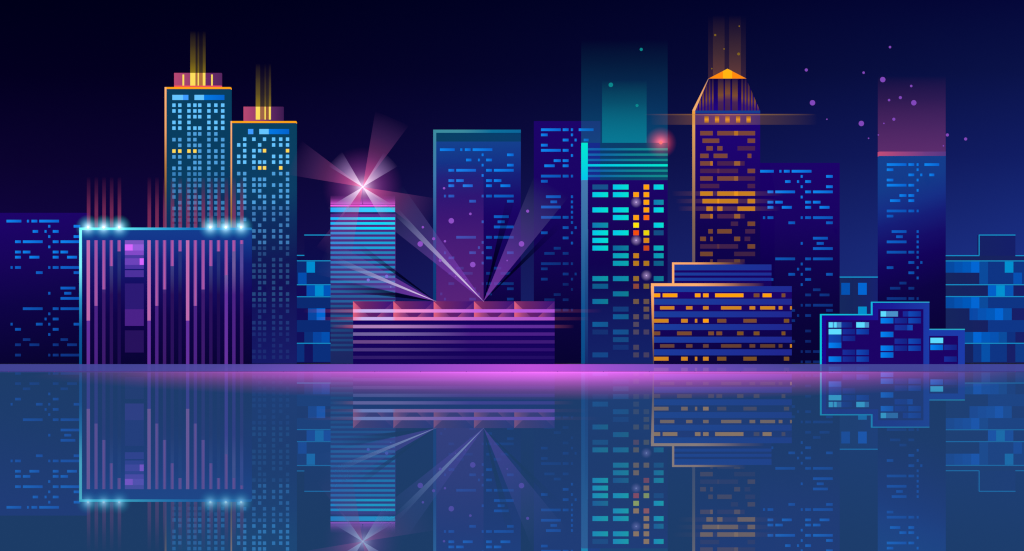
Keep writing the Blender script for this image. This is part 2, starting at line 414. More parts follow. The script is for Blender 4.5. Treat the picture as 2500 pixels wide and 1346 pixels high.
for x0, x1, k in [(624,634.6,1),(634.6,645.4,.16),(645.4,648.6,.6),(648.6,656,.2),(656,661,.8)]:
    shaft(b, 'light_shaft', x0, 155, x1, 260, dB, grad('y', [(y, h, a * k) for y, h, a in yst], dB, alpha=True), 2, 3.5)

# ------------------------------------------------------------------ cyan framed building on the waterfront, with vertical neon bars
d = 0
b = building('office_building', 'wide dark blue building framed in cyan light with vertical pink neon bars', 194, 612, d)
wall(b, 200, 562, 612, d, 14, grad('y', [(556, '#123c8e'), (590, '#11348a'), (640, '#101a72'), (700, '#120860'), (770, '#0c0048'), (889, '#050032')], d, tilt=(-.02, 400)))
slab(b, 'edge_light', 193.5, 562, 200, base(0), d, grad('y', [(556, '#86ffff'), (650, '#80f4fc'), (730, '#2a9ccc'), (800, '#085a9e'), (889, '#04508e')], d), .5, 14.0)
slab(b, 'roof_edge_light', 193.5, 556, 612, 562, d, grad('x', [(194, '#66eef8'), (300, '#5ce2f0'), (400, '#2aa4da'), (470, '#1478c0'), (612, '#1a70b4')], d), .5, 14.0)
bars = [211.7,230.6,249.5,268,287,360,378.8,397.8,416.6,435.6,454.2,473,492,510.8,529.6,548.4,567,586]
lens = [783,747,707,650,614]
botc = ['#65309f','#4c2184','#3c186c','#290e5a','#1c0850']; topc = ['#7a6aa4','#6e5a9c','#54489a','#3a3c84','#26307a']
for i, x in enumerate(bars):
    k = i if i < 5 else (i - 5) % 5
    if i >= 15: k = i - 15
    L = lens[k] if i < 15 else (672, 614, 596)[i - 15]
    bar = slab(b, 'neon_bar', x, 587, x + 8, base(0), d, grad('y', [(587, topc[k]), (650, topc[k]), (720, botc[k]), (889, botc[k])], d), .25)
    MB().pbox(x + .05, 587, x + 7.95, L, d, -.5, -.25).build('glowing_tube', grad('x', [(x, '#bc72bc'), (x + 4, '#c466a8'), (x + 8, '#bc72bc')] if k == 0 and i < 15 else [(x, '#8a50aa'), (x + 2.6, '#9450a6'), (x + 4, '#c85c9c'), (x + 5.4, '#9450a6'), (x + 8, '#8a50aa')], d), bar)
    shaft(b, 'light_shaft', x, 432, x + 8, 556, d, grad('y', [(432, '#8a3260', 0), (470, '#8a3260', .18), (515, '#963664', .5), (556, '#9a3862', .6)], d, alpha=True), 1, 2.6)
for y0, y1, x0, x1, h in [(587,597,305,351,'#7a52c0'),(597,612,305,324,'#d866ff'),(597,612,324,351,'#955cda'),(612,623,305,351,'#8249c8'),(623,631,305,351,'#4b38a2'),(631,647,305,341,'#6c42ba'),
                       (631,647,341,351,'#d866ff'),(647,657,305,351,'#4b32a2'),(660,677,305,351,'#4c309c'),(692.5,755.5,305,351,'#2b1874'),(755.5,796,305,351,'#4a2088'),(807,861,305,351,'#260f5c')]:
    slab(b, 'window', x0, y0, x1, y1, d, glow(h), .2)
hm = halo_mat(6.4, [('#30bcd8', .75, 1.4), ('#e8ffff', .75, 4.5)])
for x in (215.5, 253.5, 291.5, 514, 551.5, 589):
    c = P(x, 555.5, d); c = (c[0], -1.6, c[2])
    l = subthing('roof_lamp', c, lambda m: m.sphere((0, 0, 0), .55), glow('#ffffff'), b, True)
    subthing('halo', c, lambda m: m.sphere((0, 0, 0), 6.4, 24, 14), hm, l, True)
    MB().box(c[0] - .12, c[0] + .12, c[1], .5, c[2] - .12, c[2] + .12).build('bracket', glow('#1a90c8'), b)

# ------------------------------------------------------------------ far apartment buildings with bright glazed panels
dF = 76
dk = grad('x', [(700, '#10095a'), (740, '#120a58'), (807, '#10185c'), (2309, '#16265e'), (2400, '#152060'), (2500, '#161a6a')], dF)
line = glow('#1590cc')
b = building('apartment_building', 'low far building with stacked blue panels behind the cyan striped tower', 714, 812, dF)
wall(b, 714, 637, 812, dF, 12, grad('y', [(637, '#120d58'), (720, '#120a58'), (889, '#12135e')], dF))
wall(b, 743, 574, 812, dF, 12, grad('y', [(574, '#0e0a48'), (637, '#0c0c4c')], dF), 'roof_block', 637)
wall(b, 714, 624, 743, dF, 12, glow('#0d0a48'), 'roof_block', 637)
for x0, x1, y in [(743,812,573),(714,743,622.7),(714,812,636),(714,812,694.3),(714,812,723.7),(714,812,837.3)]:
    slab(b, 'ledge_light', x0, y, x1, y + 2.4, dF, line, .5)
def panels(b, L, d):
    for x0, x1, y0, y1, h in L: slab(b, 'window', x0, y0, x1, y1, d, glow(h), .2)
panels(b, [(714,748.5,639,666,'#0b2a74'),(748.5,769,639,666,'#008ed2'),(769,812,639,666,'#0c2c74'),(714,728,666,694,'#0b2a72'),(728,748.5,666,694,'#044eae'),(748.5,812,666,694,'#0b2a72'),
 (748.5,769,697,723,'#0450b2'),(769,790,697,723,'#008ed2'),(790,812,697,723,'#0055ba'),(714,812,726.5,753,'#0b2a72'),(752,773,753,782,'#0846a2'),(773,794,753,782,'#0066d2'),
 (714,812,782,811,'#0b2a74'),(743,764,811,837,'#0b307c'),(764,785,811,837,'#0844a0'),(785,805,811,837,'#044fb0'),(714,743,840,884,'#0b2f7c'),(764,812,840,884,'#0b2f7c')], dF)
b = building('apartment_building', 'far dark building with two columns of blue panes behind the low cyan framed house', 2040, 2155, dF)
wall(b, 2040, 677, 2155, dF, 12, grad('x', [(2050, '#16285e'), (2090, '#15245e'), (2147, '#152070')], dF))
slab(b, 'ledge_light', 2040, 675.5, 2155, 678.3, dF, line, .5)
panels(b, [(2054,2075,691,720,'#0452b2'),(2095,2116,691,720,'#0066d4'),(2095,2116,749,768,'#0090d0')], dF)
b = building('apartment_building', 'stepped far building with blue panels and cyan ledges at the right edge', 2300, 2520, dF)
wall(b, 2300, 637, 2520, dF, 12, grad('x', [(2300, '#16265e'), (2400, '#152060'), (2520, '#161c6a')], dF))
wall(b, 2300, 624.5, 2520, dF, 12, grad('x', [(2300, '#15235c'), (2400, '#15225e'), (2520, '#162064')], dF), 'roof_block', 637)
wall(b, 2390, 574, 2479, dF, 12, grad('x', [(2390, '#142064'), (2479, '#131d68')], dF), 'roof_block', 624.5)
for x0, x1, y in [(2300,2391,623.3),(2479,2520,623.3),(2390,2479,573),(2300,2520,636.3),(2300,2520,694.3),(2300,2520,723.3),(2300,2520,837.3)]:
    slab(b, 'ledge_light', x0, y, x1, y + 2.4, dF, line, .5)
slab(b, 'ledge_light', 2389.3, 574, 2391.5, 623.3, dF, line, .5)
T1 = [(2309,2330,'#064aa2'),(2330,2350,'#0452b0'),(2350,2371,'#0058ba'),(2371,2391,'#0066d4'),(2391,2412,'#084a9c'),(2412,2520,'#0c3484')]
L = [(2300 if x0 == 2309 else x0, x1, 639, 666, h) for x0, x1, h in T1[:5]] + [(2412,2453,639,666,'#0c3484'),(2453,2474,639,666,'#0090d0'),(2474,2520,639,666,'#0c3484'),
 (2391,2412,666,694,'#084a9c'),(2412,2474,666,694,'#0c3484'),(2474,2495,666,694,'#0450b2'),(2495,2520,666,694,'#0c3484'),(2412,2432,697,723,'#0060ca'),(2432,2453,697,723,'#0092d2'),(2453,2474,697,723,'#0456b8')]
L += [(2300 if x0 == 2309 else x0, x1, 726, 753, h) for x0, x1, h in T1]
L += [(2367,2387,753,782,'#0848a6'),(2387,2408,753,782,'#0452b2'),(2408,2429,753,782,'#0058ba'),(2429,2449,753,782,'#0066d4'),(2449,2470,753,782,'#0650aa'),(2412,2520,782,811,'#0c3688'),
 (2355,2376,811,837,'#084a9c'),(2376,2396,811,837,'#0066d4'),(2396,2417,811,837,'#0058bc'),(2417,2438,811,837,'#0452b2'),(2438,2458,811,837,'#084c9e'),(2458,2479,811,837,'#0c3080'),
 (2376,2396,840,884,'#0c3484'),(2396,2417,840,884,'#0450a8'),(2417,2458,840,884,'#0c3484'),(2479,2520,840,884,'#0c3a88')]
panels(b, L, dF)

# ------------------------------------------------------------------ cyan striped tower
d = 24
b = building('tower', 'tower banded with bright cyan horizontal stripes under a magenta searchlight star', 807, 964.5, d)
wall(b, 807, 499, 964.5, d, 14, grad('y', [(499, '#1a0f60'), (523, '#1a1060'), (523.5, '#55288a'), (560, '#472a80'), (680, '#3c2a7c'), (760, '#262a6c'), (889, '#182660')], d))
slab(b, 'neon_band', 807, 500.3, 964.5, 504.4, d, glow('#ff5cf2'), .3)
slab(b, 'neon_band', 807, 507, 964.5, 518, d, grad('x', [(807, '#14b4ff'), (870, '#0cc6ff'), (964, '#00daff')], d), .3)
cy = [('#1ab8ff','#00dcff')] * 3 + [('#2c8ede','#1aa2da')] * 4 + [('#2a78c0','#2282bc')] * 4 + [('#2a78b8','#2a86be')] * 3 + [('#245e9c','#28609c')] * 4 + [('#1e548c','#244e8e')] * 4 + [('#1c447c','#1c3c76')] * 6
for i in range(28):
    y = 531 + 11.88 * i
    if y > 855: break
    a, c = cy[i]
    slab(b, 'neon_band', 807, y, 964.5, y + 5.9, d, grad('x', [(807, a), (900, c), (964, c)], d), .3)
shaft(b, 'light_shaft', 807, 478, 964.5, 499, d, grad('y', [(477, '#c850d0', 0), (485, '#c850d0', .15), (491, '#d050d0', .4), (499, '#e060e0', .8)], d, alpha=True), 0, 3)

# ------------------------------------------------------------------ violet building with teal frame
d = 46
b = building('office_building', 'blue and violet block with teal frame standing behind the pink banded block', 1058, 1271.5, d)
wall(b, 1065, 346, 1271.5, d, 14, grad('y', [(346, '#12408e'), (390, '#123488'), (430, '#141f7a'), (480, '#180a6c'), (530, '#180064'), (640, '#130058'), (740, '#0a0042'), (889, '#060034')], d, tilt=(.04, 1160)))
wall(b, 1065, 324.5, 1271.5, d, 14, grad('x', [(1065, '#053f64'), (1271, '#053c6c')], d), 'parapet', 346)
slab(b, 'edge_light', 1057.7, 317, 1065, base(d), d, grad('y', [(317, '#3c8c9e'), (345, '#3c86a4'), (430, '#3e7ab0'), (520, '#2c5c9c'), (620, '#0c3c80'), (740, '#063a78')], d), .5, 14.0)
slab(b, 'roof_edge_light', 1065, 317, 1271.5, 324.6, d, grad('x', [(1058, '#3c8ea0'), (1130, '#3a8a9e'), (1200, '#08709c'), (1271, '#08669a')], d), .5, 14.0)
pattern(b, PAT, 1058, 362.6, d, last=31)
shaft(b, 'light_shaft', 1065.5, 400, 1180.5, 760, d, grad('y', [(400, '#7a3aa8', 0), (480, '#7a3aa8', .10), (600, '#8038a6', .28), (740, '#8a3aae', .38)], d, alpha=True), -3, -1)
# violet building farther right
d = 52
b = building('office_block', 'tall violet block with blue dash windows left of the teal post tower', 1303.5, 1466, d)
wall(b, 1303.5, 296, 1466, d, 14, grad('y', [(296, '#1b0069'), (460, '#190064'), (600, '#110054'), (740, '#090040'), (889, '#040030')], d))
pattern(b, QAT, 1303, 313.9, d, last=35)

# ------------------------------------------------------------------ pink banded block on the waterfront
d = 0
b = building('office_block', 'low wide dark block with pink zigzag frieze and glowing violet bands', 862, 1354, d)
wall(b, 862, 782.5, 1354, d, 16, grad('y', [(782, '#13005e'), (840, '#14005c'), (889, '#110054')], d))
wall(b, 862, 736, 1354, d, 16, glow('#351068'), 'frieze_wall', 782.5)
pw = 98.4
for i in range(5):
    x = 862 + pw * i
    pn = slab(b, 'frieze_panel', x, 736, x + pw, 782.5, d, grad('x', [(x, '#8a3068'), (x + 30, '#6a2268'), (x + pw, '#37107a')], d), .2)
    MB().pprism([(x, 736), (x, 782.5), (x + 49.5, 782.5)], d, -.45, -.2).build('triangle', grad('x', [(x, '#e4607e'), (x + 18, '#a6467e'), (x + 40, '#642a7a'), (x + 50, '#4a1c78')], d, tilt=(.02, 760)), pn)
    MB().pprism([(x + pw, 736), (x + pw, 782.5), (x + 49.5, 782.5)], d, -.45, -.2).build('triangle', grad('x', [(x + 48, '#e4627c'), (x + 60, '#a4447e'), (x + 80, '#6c2c80'), (x + pw, '#48187c')], d), pn)
def band(y0, y1, a, bb, c, pr=.8):
    st = [(862, a), (960, a)] if pr < .8 else [(862, a), (885, '#ccb4f0'), (957, '#ccaef0'), (966, a)]
    slab(b, 'neon_band', 862, y0, 1354, y1, d, grad('x', st + [ (1150, bb), (1354, c)], d), pr)
band(755.4, 763.4, '#ff9ed2', '#c866e2', '#b052d8'); band(774.4, 782.4, '#f488b8', '#c468d0', '#ac50cc')
band(793.6, 801.6, '#b080ba', '#6a2fa2', '#5e2c98', .4); band(812, 820, '#7262a0', '#4c1f86', '#4a1e86', .4); band(831, 839, '#6a4688', '#3e1878', '#3c1876', .4)
band(850, 858, '#4c3680', '#2e1070', '#2c0e6c', .4); band(869, 877, '#301a6a', '#220a64', '#200a62', .4)
for y0, y1, xl, xr, k in [(755.4,763.4,740,1470,.3),(774.4,782.4,770,1440,.24),(793.6,801.6,808,1402,.42)]:
    shaft(b, 'light_streak', xl, y0, 861.9, y1, d, grad('x', [(xl, '#d85a70', 0), ((xl + 862) / 2, '#d85a70', k * .3), (862, '#e06078', k)], d, alpha=True), 2, 4)
    shaft(b, 'light_streak', 1354.1, y0, xr, y1, d, grad('x', [(1354, '#c85a70', k * .35), ((xr + 1354) / 2, '#c85a80', k * .18), (xr, '#c85a80', 0)], d, alpha=True), 2, 4)

# ------------------------------------------------------------------ teal post tower
d = 22
b = building('tower', 'tower with bright teal post, turquoise striped top and orange windows', 1420, 1630, d)
wall(b, 1435, 440, 1630, d, 18, grad('y', [(440, '#1b0068'), (560, '#150058'), (640, '#0e0050'), (700, '#0c0a54'), (780, '#0f1860'), (889, '#122268')], d, tilt=(.06, 1530)))
wall(b, 1435, 349, 1630, d, 18, grad('x', [(1435, '#15298c'), (1464, '#14288a'), (1466, '#073c6a'), (1540, '#083a68'), (1630, '#084668')], d), 'crown', 440)
slab(b, 'light_post', 1420, 349, 1435, 440, d, grad('y', [(349, '#00e8d2'), (400, '#00d8dc'), (440, '#00c4ea')], d), .6, 18.0)
slab(b, 'light_post', 1420, 440, 1435, base(d), d, grad('y', [(440, '#4678b0'), (560, '#336ea6'), (660, '#225e98'), (760, '#0c5292'), (889, '#064a86')], d), .6, 18.0)
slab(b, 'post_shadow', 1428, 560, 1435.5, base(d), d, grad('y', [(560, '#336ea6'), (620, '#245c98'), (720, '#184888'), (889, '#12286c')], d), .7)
for i, y in enumerate([362, 375.2, 388.2, 401.2, 414.3, 427.3]):
    m = grad('x', [(1435, '#00c8ea'), (1630, '#02e6cc')], d) if i == 3 else grad('x', [(1435, '#1264b4'), (1464, '#0e62aa'), (1540, '#0a8094'), (1630, '#128a8a')], d)
    slab(b, 'neon_band', 1435, y, 1630, y + 5.6, d, m, .3)
c1, c2, c3, c4, c5 = (1446.5,1484.5), (1496.5,1534.5), (1546.2,1559.8), (1571.3,1584.8), (1596,1620)
BR = ('#00c6ea', '#00e2d0')
W = {0: [(c1,'#14508c'),(c2,BR),(c4,'#ffa204'),(c5,BR)], 1: [(c1,BR),(c2,BR),(c3,'#ffa204'),(c4,'#ffa204')], 2: [(c4,'#ffa204'),(c5,('#0a78b4','#0a90a6'))],
 3: [(c1,BR),(c2,BR),(c4,'#ffa204'),(c5,BR)], 4: [(c2,BR),(c3,'#ffa204'),(c4,'#ff6a04')], 5: [(c1,('#0a78b4','#0a90a6')),(c3,'#ffe600'),(c5,BR)],
 6: [(c1,BR),(c2,BR),(c3,'#f24c04'),(c4,'#ead402'),(c5,'#104c84')], 7: [(c1,BR),(c4,'#d88812')], 8: [(c1,('#00bce4','#00d8cc')),(c2,('#08649e','#087c98')),(c4,'#cc4612'),(c5,('#06a4be','#06b4b4'))],
 9: [(c2,('#069cc0','#06b0b4')),(c3,'#c48016'),(c5,('#0690b8','#06a2ac'))], 10: [(c2,('#0698b8','#06a6ac')),(c3,'#b67a18'),(c4,'#ae761a'),(c5,('#0a5a8c','#0a6484'))],
 12: [(c1,('#0a8ab0','#0a98a0')),(c2,('#0a82b0','#0a90a2')),(c3,'#966c28'),(c5,('#0a7098','#0a8094'))], 13: [(c1,'#0a5a8c'),(c3,'#8c4636'),(c4,'#7e6030')], 14: [(c2,('#0a70a0','#0a7c90'))],
 15: [(c1,('#0a6ea4','#0a7c92')),(c3,'#6e5644'),(c4,'#665048')], 16: [(c2,'#103a7c'),(c4,'#66504a')], 17: [(c2,('#0c5a9a','#0e5c8c')),(c3,'#5c4c56'),(c4,'#544858')],
 18: [(c1,('#0c5c9c','#105690')),(c3,'#50465e')], 19: [(c1,'#122f72'),(c2,('#105094','#124e8a')),(c3,'#4c4460'),(c4,'#463e60')], 20: [(c2,'#124884')], 21: [(c2,'#123076'),(c3,'#48425e')],
 22: [(c1,'#12468a'),(c3,'#46405e'),(c4,'#443e60')]}
for k, L in W.items():
    for (x0, x1), h in L:
        slab(b, 'window', x0, 451 + 18.63 * k, x1, 463 + 18.63 * k, d, glow(h) if isinstance(h, str) else panegrad(*h), .2)
hm = halo_mat(2.9, [('#b89ad0', .85, 1.3)])
for x, y, k in [(1553, 494, 1), (1553, 587, 1), (1578, 673, 1)]:
    c = P(x, y, d); c = (c[0], d - .6, c[2])
    l = subthing('wall_lamp', c, lambda m: m.sphere((0, 0, 0), .32), glow('#b8a8c8'), b, True)
    subthing('halo', c, lambda m: m.sphere((0, 0, 0), 2.9, 24, 14), hm, l, True)
c = P(1613.5, 349, d); c = (c[0], d + .5, c[2])
l = subthing('warning_lamp', c, lambda m: m.sphere((0, 0, 0), .9), glow('#ff6a66'), b, True)
subthing('halo', c, lambda m: m.sphere((0, 0, 0), 8, 24, 14), halo_mat(8, [('#d84058', .5, 1.2), ('#ff6464', 1.0, 4)]), l, True)
shaft(b, 'light_shaft', 1420, 95, 1630, 348.9, d, grad('y', [(95, '#06608c', 0), (150, '#06608c', .07), (260, '#07649a', .24), (349, '#07689c', .40)], d, alpha=True), 1, 17)
shaft(b, 'light_shaft', 1471, 195, 1579, 348.9, d, grad('y', [(195, '#0a8c94', 0), (250, '#088c98', .22), (349, '#088ca0', .75)], d, alpha=True), 4, 14)

# ------------------------------------------------------------------ amber tower with pointed crown
d = 32
b = building('tower', 'tall dark violet tower with amber windows, ribbed crown and orange pointed roof', 1690, 1856, d)
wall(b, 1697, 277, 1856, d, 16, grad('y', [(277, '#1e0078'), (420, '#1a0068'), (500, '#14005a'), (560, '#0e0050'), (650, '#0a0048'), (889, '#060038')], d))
slab(b, 'cornice', 1697, 270.5, 1856, 277, d, glow('#143e8e'), .3, 16.0)
MB().pprism([(1731, 192), (1821.5, 192), (1856, 270.5), (1697.5, 270.5)], d, 1, 15).build('crown', grad('y', [(192, '#06003a'), (225, '#140060'), (271, '#1f0084')], d), b)
fins = [(285,305),(322,343),(360,380),(398,418),(434,454),(472,491),(543,608),(626,688),(710,775),(818,839),(857,876),(893,914),(930,949),(965,987),(1003,1024)]
for a, c in fins:
    x0, x1 = 1640 + a / 4.808, 1640 + c / 4.808
    def top(x):
        if x < 1731: return 192 + (1731 - x) / 33.5 * 78.5
        if x > 1821.5: return 192 + (x - 1821.5) / 34.5 * 78.5
        return 192
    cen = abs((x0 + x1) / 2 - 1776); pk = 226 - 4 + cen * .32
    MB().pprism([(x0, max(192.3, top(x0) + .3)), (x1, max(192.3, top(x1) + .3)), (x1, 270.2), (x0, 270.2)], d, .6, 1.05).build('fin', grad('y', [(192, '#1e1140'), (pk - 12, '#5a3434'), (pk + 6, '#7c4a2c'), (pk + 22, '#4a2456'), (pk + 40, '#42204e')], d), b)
rf = MB().pprism([(1730, 192), (1776, 168), (1822, 192)], d, .4, 15.4).build('roof', glow('#ff8a0a'), b)
MB().pprism([(1765, 192), (1765, 173.8), (1776, 168), (1787.5, 173.8), (1787.5, 192)], d, .1, .4).build('roof_panel', glow('#ffb60e'), rf)
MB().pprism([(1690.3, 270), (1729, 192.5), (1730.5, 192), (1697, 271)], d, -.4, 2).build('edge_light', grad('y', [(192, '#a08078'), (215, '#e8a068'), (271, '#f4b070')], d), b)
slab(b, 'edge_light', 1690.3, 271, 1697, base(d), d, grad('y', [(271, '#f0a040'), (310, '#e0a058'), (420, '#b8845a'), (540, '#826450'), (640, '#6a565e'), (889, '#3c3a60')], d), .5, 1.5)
BN, DM, OR, OD, BO, YO = '#7a4538', '#48204e', '#cc8218', '#9a5e30', '#b87020', '#f59c08'
AW = {0: [(175,284,BN),(323,469,BN),(469,503,BO),(503,650,BN)], 1: [(195,340,BN),(585,650,BN)], 2: [(229,284,BN),(323,368,BN),(498,650,DM)], 3: [(175,248,BN),(291,411,BN),(585,618,BN)],
 4: [(175,262,BN),(262,284,BO),(323,469,DM),(469,521,OD),(521,559,DM)], 5: [(175,323,DM),(323,340,'#63304c'),(340,503,DM),(585,650,BN)], 6: [(175,284,BN),(323,469,BN),(469,503,OD),(503,650,DM)],
 7: [(175,340,DM),(585,650,DM)], 8: [(175,284,OR),(323,469,OR),(469,503,YO),(503,650,OR)], 9: [(195,323,OR),(323,340,YO),(340,503,OR),(585,650,OR)], 10: [(229,284,OR),(323,368,OR),(498,650,OR)],
 11: [(175,262,BN),(262,284,BO),(323,469,DM),(469,521,OD),(521,559,DM)], 12: [(440,503,'#42204a'),(585,650,'#76462e')], 13: [(245,284,'#74442e'),(323,448,'#76462e'),(565,650,'#42204a')],
 14: [(175,225,'#74442e'),(262,284,'#76462e'),(469,521,'#74462e'),(559,608,'#40204a')], 15: [(175,323,'#40204a'),(323,340,'#5a3040'),(340,503,'#40204a'),(585,650,'#74462e')], 16: [(175,284,'#72442e'),(469,650,'#3e2044')],
 17: [(262,284,'#5a3434'),(323,469,'#3e2044'),(469,521,'#644030'),(521,559,'#3a1e44')]}
for k, L in AW.items():
    for a, c, h in L:
        slab(b, 'window', 1660 + a / 3.543, 320.3 + 18.42 * k, 1660 + c / 3.543, 331 + 18.42 * k, d, glow(h), .2)
hm = None
for x in (1725, 1750.5, 1776, 1802, 1827.5):
    slab(b, 'wall_lamp', x - 5, 283.5, x + 5, 300.5, d, grad('y', [(283, '#70402e'), (287, '#b87018'), (292, '#ffa608'), (296, '#d88a12'), (300.5, '#80482c')], d), .9)
for x0, x1, y in [(1590, 1990, 279), (1690, 1640, 0)][:1]:
    L_ = [(1588, '#a06a30', 0), (1660, '#b07838', .12), (1776, '#c06a48', .34), (1860, '#a07038', .16), (1995, '#907038', 0)]
    shaft(b, 'light_streak', 1588, 279, 1995, 305, d, grad('x', L_, d, alpha=True), -1.8, -1.2)
    L2 = [(1572, '#c08020', 0), (1660, '#c08020', .18), (1776, '#e09030', .4), (1860, '#c08a30', .3), (1990, '#c08a30', 0)]
    shaft(b, 'light_streak', 1572, 279, 1990, 282, d, grad('x', L2, d, alpha=True), -2.6, -2.2)
for k, xl, xr in [(8, 1640, 1912), (9, 1650, 1898), (10, 1655, 1905)]:
    y = 320.3 + 18.42 * k
    m = grad('x', [(xl, '#b07030', 0), (1690, '#b07030', .07), (1776, '#a86034', .2), (1850, '#a06034', .12), (xr, '#a06034', 0)], d, alpha=True)
    shaft(b, 'light_streak', xl, y, xr, y + 10.6, d, m, -1.6, -1.0)
for x0, x1, k, yt in [(1730,1742,.035,36),(1742,1770,.12,36),(1770,1781.5,.035,36),(1781.5,1810,.12,36),(1810,1822,.035,36)]:
    shaft(b, 'light_shaft', x0, yt, x1, 192, d, grad('y', [(36, '#d8902c', 0), (80, '#d8902c', k * .25), (130, '#e0943a', k * .6), (192, '#ff9a48', k * 1.1)], d, alpha=True), 6, 8)

# ------------------------------------------------------------------ violet block right of it, blue tower with pink cap
d = 54
b = building('office_block', 'violet block with blue dash windows right of the amber pointed tower', 1837, 2050, d)
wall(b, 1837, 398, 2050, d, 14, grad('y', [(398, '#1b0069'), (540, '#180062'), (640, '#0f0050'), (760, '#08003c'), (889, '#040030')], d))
pattern(b, PAT, 1837, 415.3, d, last=37)
d = 30
b = building('tower', 'blue tower with glowing pink roof cap and pink light above it', 2147, 2309, d)
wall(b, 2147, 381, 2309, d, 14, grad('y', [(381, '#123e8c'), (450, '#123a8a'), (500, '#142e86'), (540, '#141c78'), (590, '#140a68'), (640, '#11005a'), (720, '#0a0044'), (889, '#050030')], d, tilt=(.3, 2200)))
slab(b, 'roof_cap', 2147, 370.5, 2309, 381, d, grad('x', [(2147, '#c04c78'), (2200, '#9a4480'), (2260, '#6e3c84'), (2309, '#583784')], d), .3, 14.0)
pattern(b, QAT, 2147, 399, d, last=26)
shaft(b, 'light_shaft', 2147, 185, 2309, 370.3, d, grad('y', [(185, '#8a3a7a', 0), (240, '#843a7a', .10), (300, '#803a7c', .28), (370, '#803a7c', .48)], d, alpha=True), 1, 13)

# ------------------------------------------------------------------ amber banded stepped building on the waterfront
d = 0
b = building('office_building', 'stepped blue banded building with orange windows and peach edge lights', 1590, 1933, d)
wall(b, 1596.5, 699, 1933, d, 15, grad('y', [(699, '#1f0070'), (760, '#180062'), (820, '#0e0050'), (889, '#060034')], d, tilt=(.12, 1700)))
wall(b, 1646, 646, 1883.5, d, 13, grad('y', [(646, '#1a0068'), (695, '#15005c')], d), 'upper_storey', 699)
blue = grad('x', [(1596, '#183c9c'), (1760, '#1a3298'), (1933, '#1e2690')], d, tilt=(.4, 780))
for y0, y1 in [(646,660.3),(666,673),(678.6,686)]: slab(b, 'blue_band', 1646, y0, 1883.5, y1, d, blue, .3)
for y0, y1 in [(699,713.3),(729.8,744.2),(760.6,775),(791.6,806.2),(822.4,837),(853.2,868)]: slab(b, 'blue_band', 1596.5, y0, 1933, y1, d, blue, .3)
pe = [(1590, '#ffb070'), (1700, '#ffb070'), (1755, '#d89060'), (1810, '#7a4c50'), (1866, '#180058')]
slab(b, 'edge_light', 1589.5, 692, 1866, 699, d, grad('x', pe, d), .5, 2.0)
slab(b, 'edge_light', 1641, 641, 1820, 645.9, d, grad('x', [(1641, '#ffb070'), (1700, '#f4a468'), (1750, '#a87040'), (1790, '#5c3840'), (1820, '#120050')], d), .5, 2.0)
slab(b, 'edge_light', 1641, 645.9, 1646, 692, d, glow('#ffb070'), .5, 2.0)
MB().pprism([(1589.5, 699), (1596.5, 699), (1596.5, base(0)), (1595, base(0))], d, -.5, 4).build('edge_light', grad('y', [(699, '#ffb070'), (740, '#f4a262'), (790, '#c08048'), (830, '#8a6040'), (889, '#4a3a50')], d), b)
O_, o2, br, db, b2 = '#ffa204', '#d0851a', '#7a4a2e', '#664038', '#7c5020'
R = [(716.8,726,[(148,211,O_),(236,382,O_),(557,612,O_),(638,693,O_),(758,1040,O_),(1142,1199,br),(1231,1320,O_),(1420,1457,br)]),
 (748,756,[(210,352,o2),(469,532,o2),(638,693,o2),(817,1019,o2),(1101,1157,o2),(1207,1355,o2),(1391,1428,o2),(1504,1522,o2)]),
 (779,788,[(148,294,o2),(420,485,o2),(557,580,o2),(638,693,O_),(779,869,br),(1040,1171,br),(1443,1495,b2)]),
 (809.7,818.7,[(148,211,br),(379,525,br),(690,746,br),(771,828,br),(977,1040,b2),(1142,1199,b2),(1420,1457,b2)]),
 (840.8,849,[(210,352,db),(469,532,db),(638,693,db),(817,1019,'#663f30'),(1101,1157,'#663f30'),(1207,1355,'#603c2c'),(1391,1428,'#603c2c'),(1504,1522,o2)]),
 (871.5,880.8,[(148,294,o2),(420,485,o2),(557,580,o2),(638,693,o2),(779,869,b2),(1040,1171,b2),(1443,1495,b2)])]
for y0, y1, L in R:
    for a, c, h in L: slab(b, 'window', 1560 + a / 4.078, y0, 1560 + c / 4.078, y1, d, glow(h), .2)

# ------------------------------------------------------------------ low cyan outlined building, right
d = 0
b = building('office_building', 'low three part building outlined in thin cyan light with blue windows', 2002, 2355, d)
MB().pprism([(2006, base(0)), (2006, 770), (2130, 770), (2130, 739.5), (2269, 739.5), (2269, base(0))], d, 0, 14).build('wall', grad('x', [(2006, '#1a0090'), (2050, '#1a0088'), (2130, '#1a0e92'), (2180, '#1a1c98'), (2250, '#1a34a4'), (2269, '#1a3aa8')], d), b)
MB().pbox(2269, 806, 2355.5, base(0), d, 0, 12).build('side_wing', glow('#1a3aaa'), b)
inn = glow('#1b0066')
for pts in ([(2016.6, base(0)), (2016.6, 782), (2144, 782), (2144, 755), (2254.4, 755), (2254.4, base(0))], [(2268.6, base(0)), (2268.6, 820.4), (2339, 820.4), (2339, base(0))]):
    MB().pprism(pts, d, -.2, .05).build('facade_panel', inn, b)
cyl = grad('x', [(2002, '#06c8e2'), (2130, '#12b4e0'), (2269, '#2ea0d0'), (2355, '#24b0c8')], d)
for x0, y0, x1, y1 in [(2002,770,2006,base(0)),(2002,767,2126.3,770),(2126.3,737,2130.2,770),(2130.2,737,2269,739.5),(2269,803.2,2355.5,806)]:
    slab(b, 'edge_light', x0, y0, x1, y1, d, cyl, .4, 1.0)
LC, MC = '#5edcff', '#4a90c8'
Bb, Dd, Mm = ('#0082f4', '#0060cc'), ('#162c9c', '#101f82'), ('#0e4ab8', '#0c2c98')
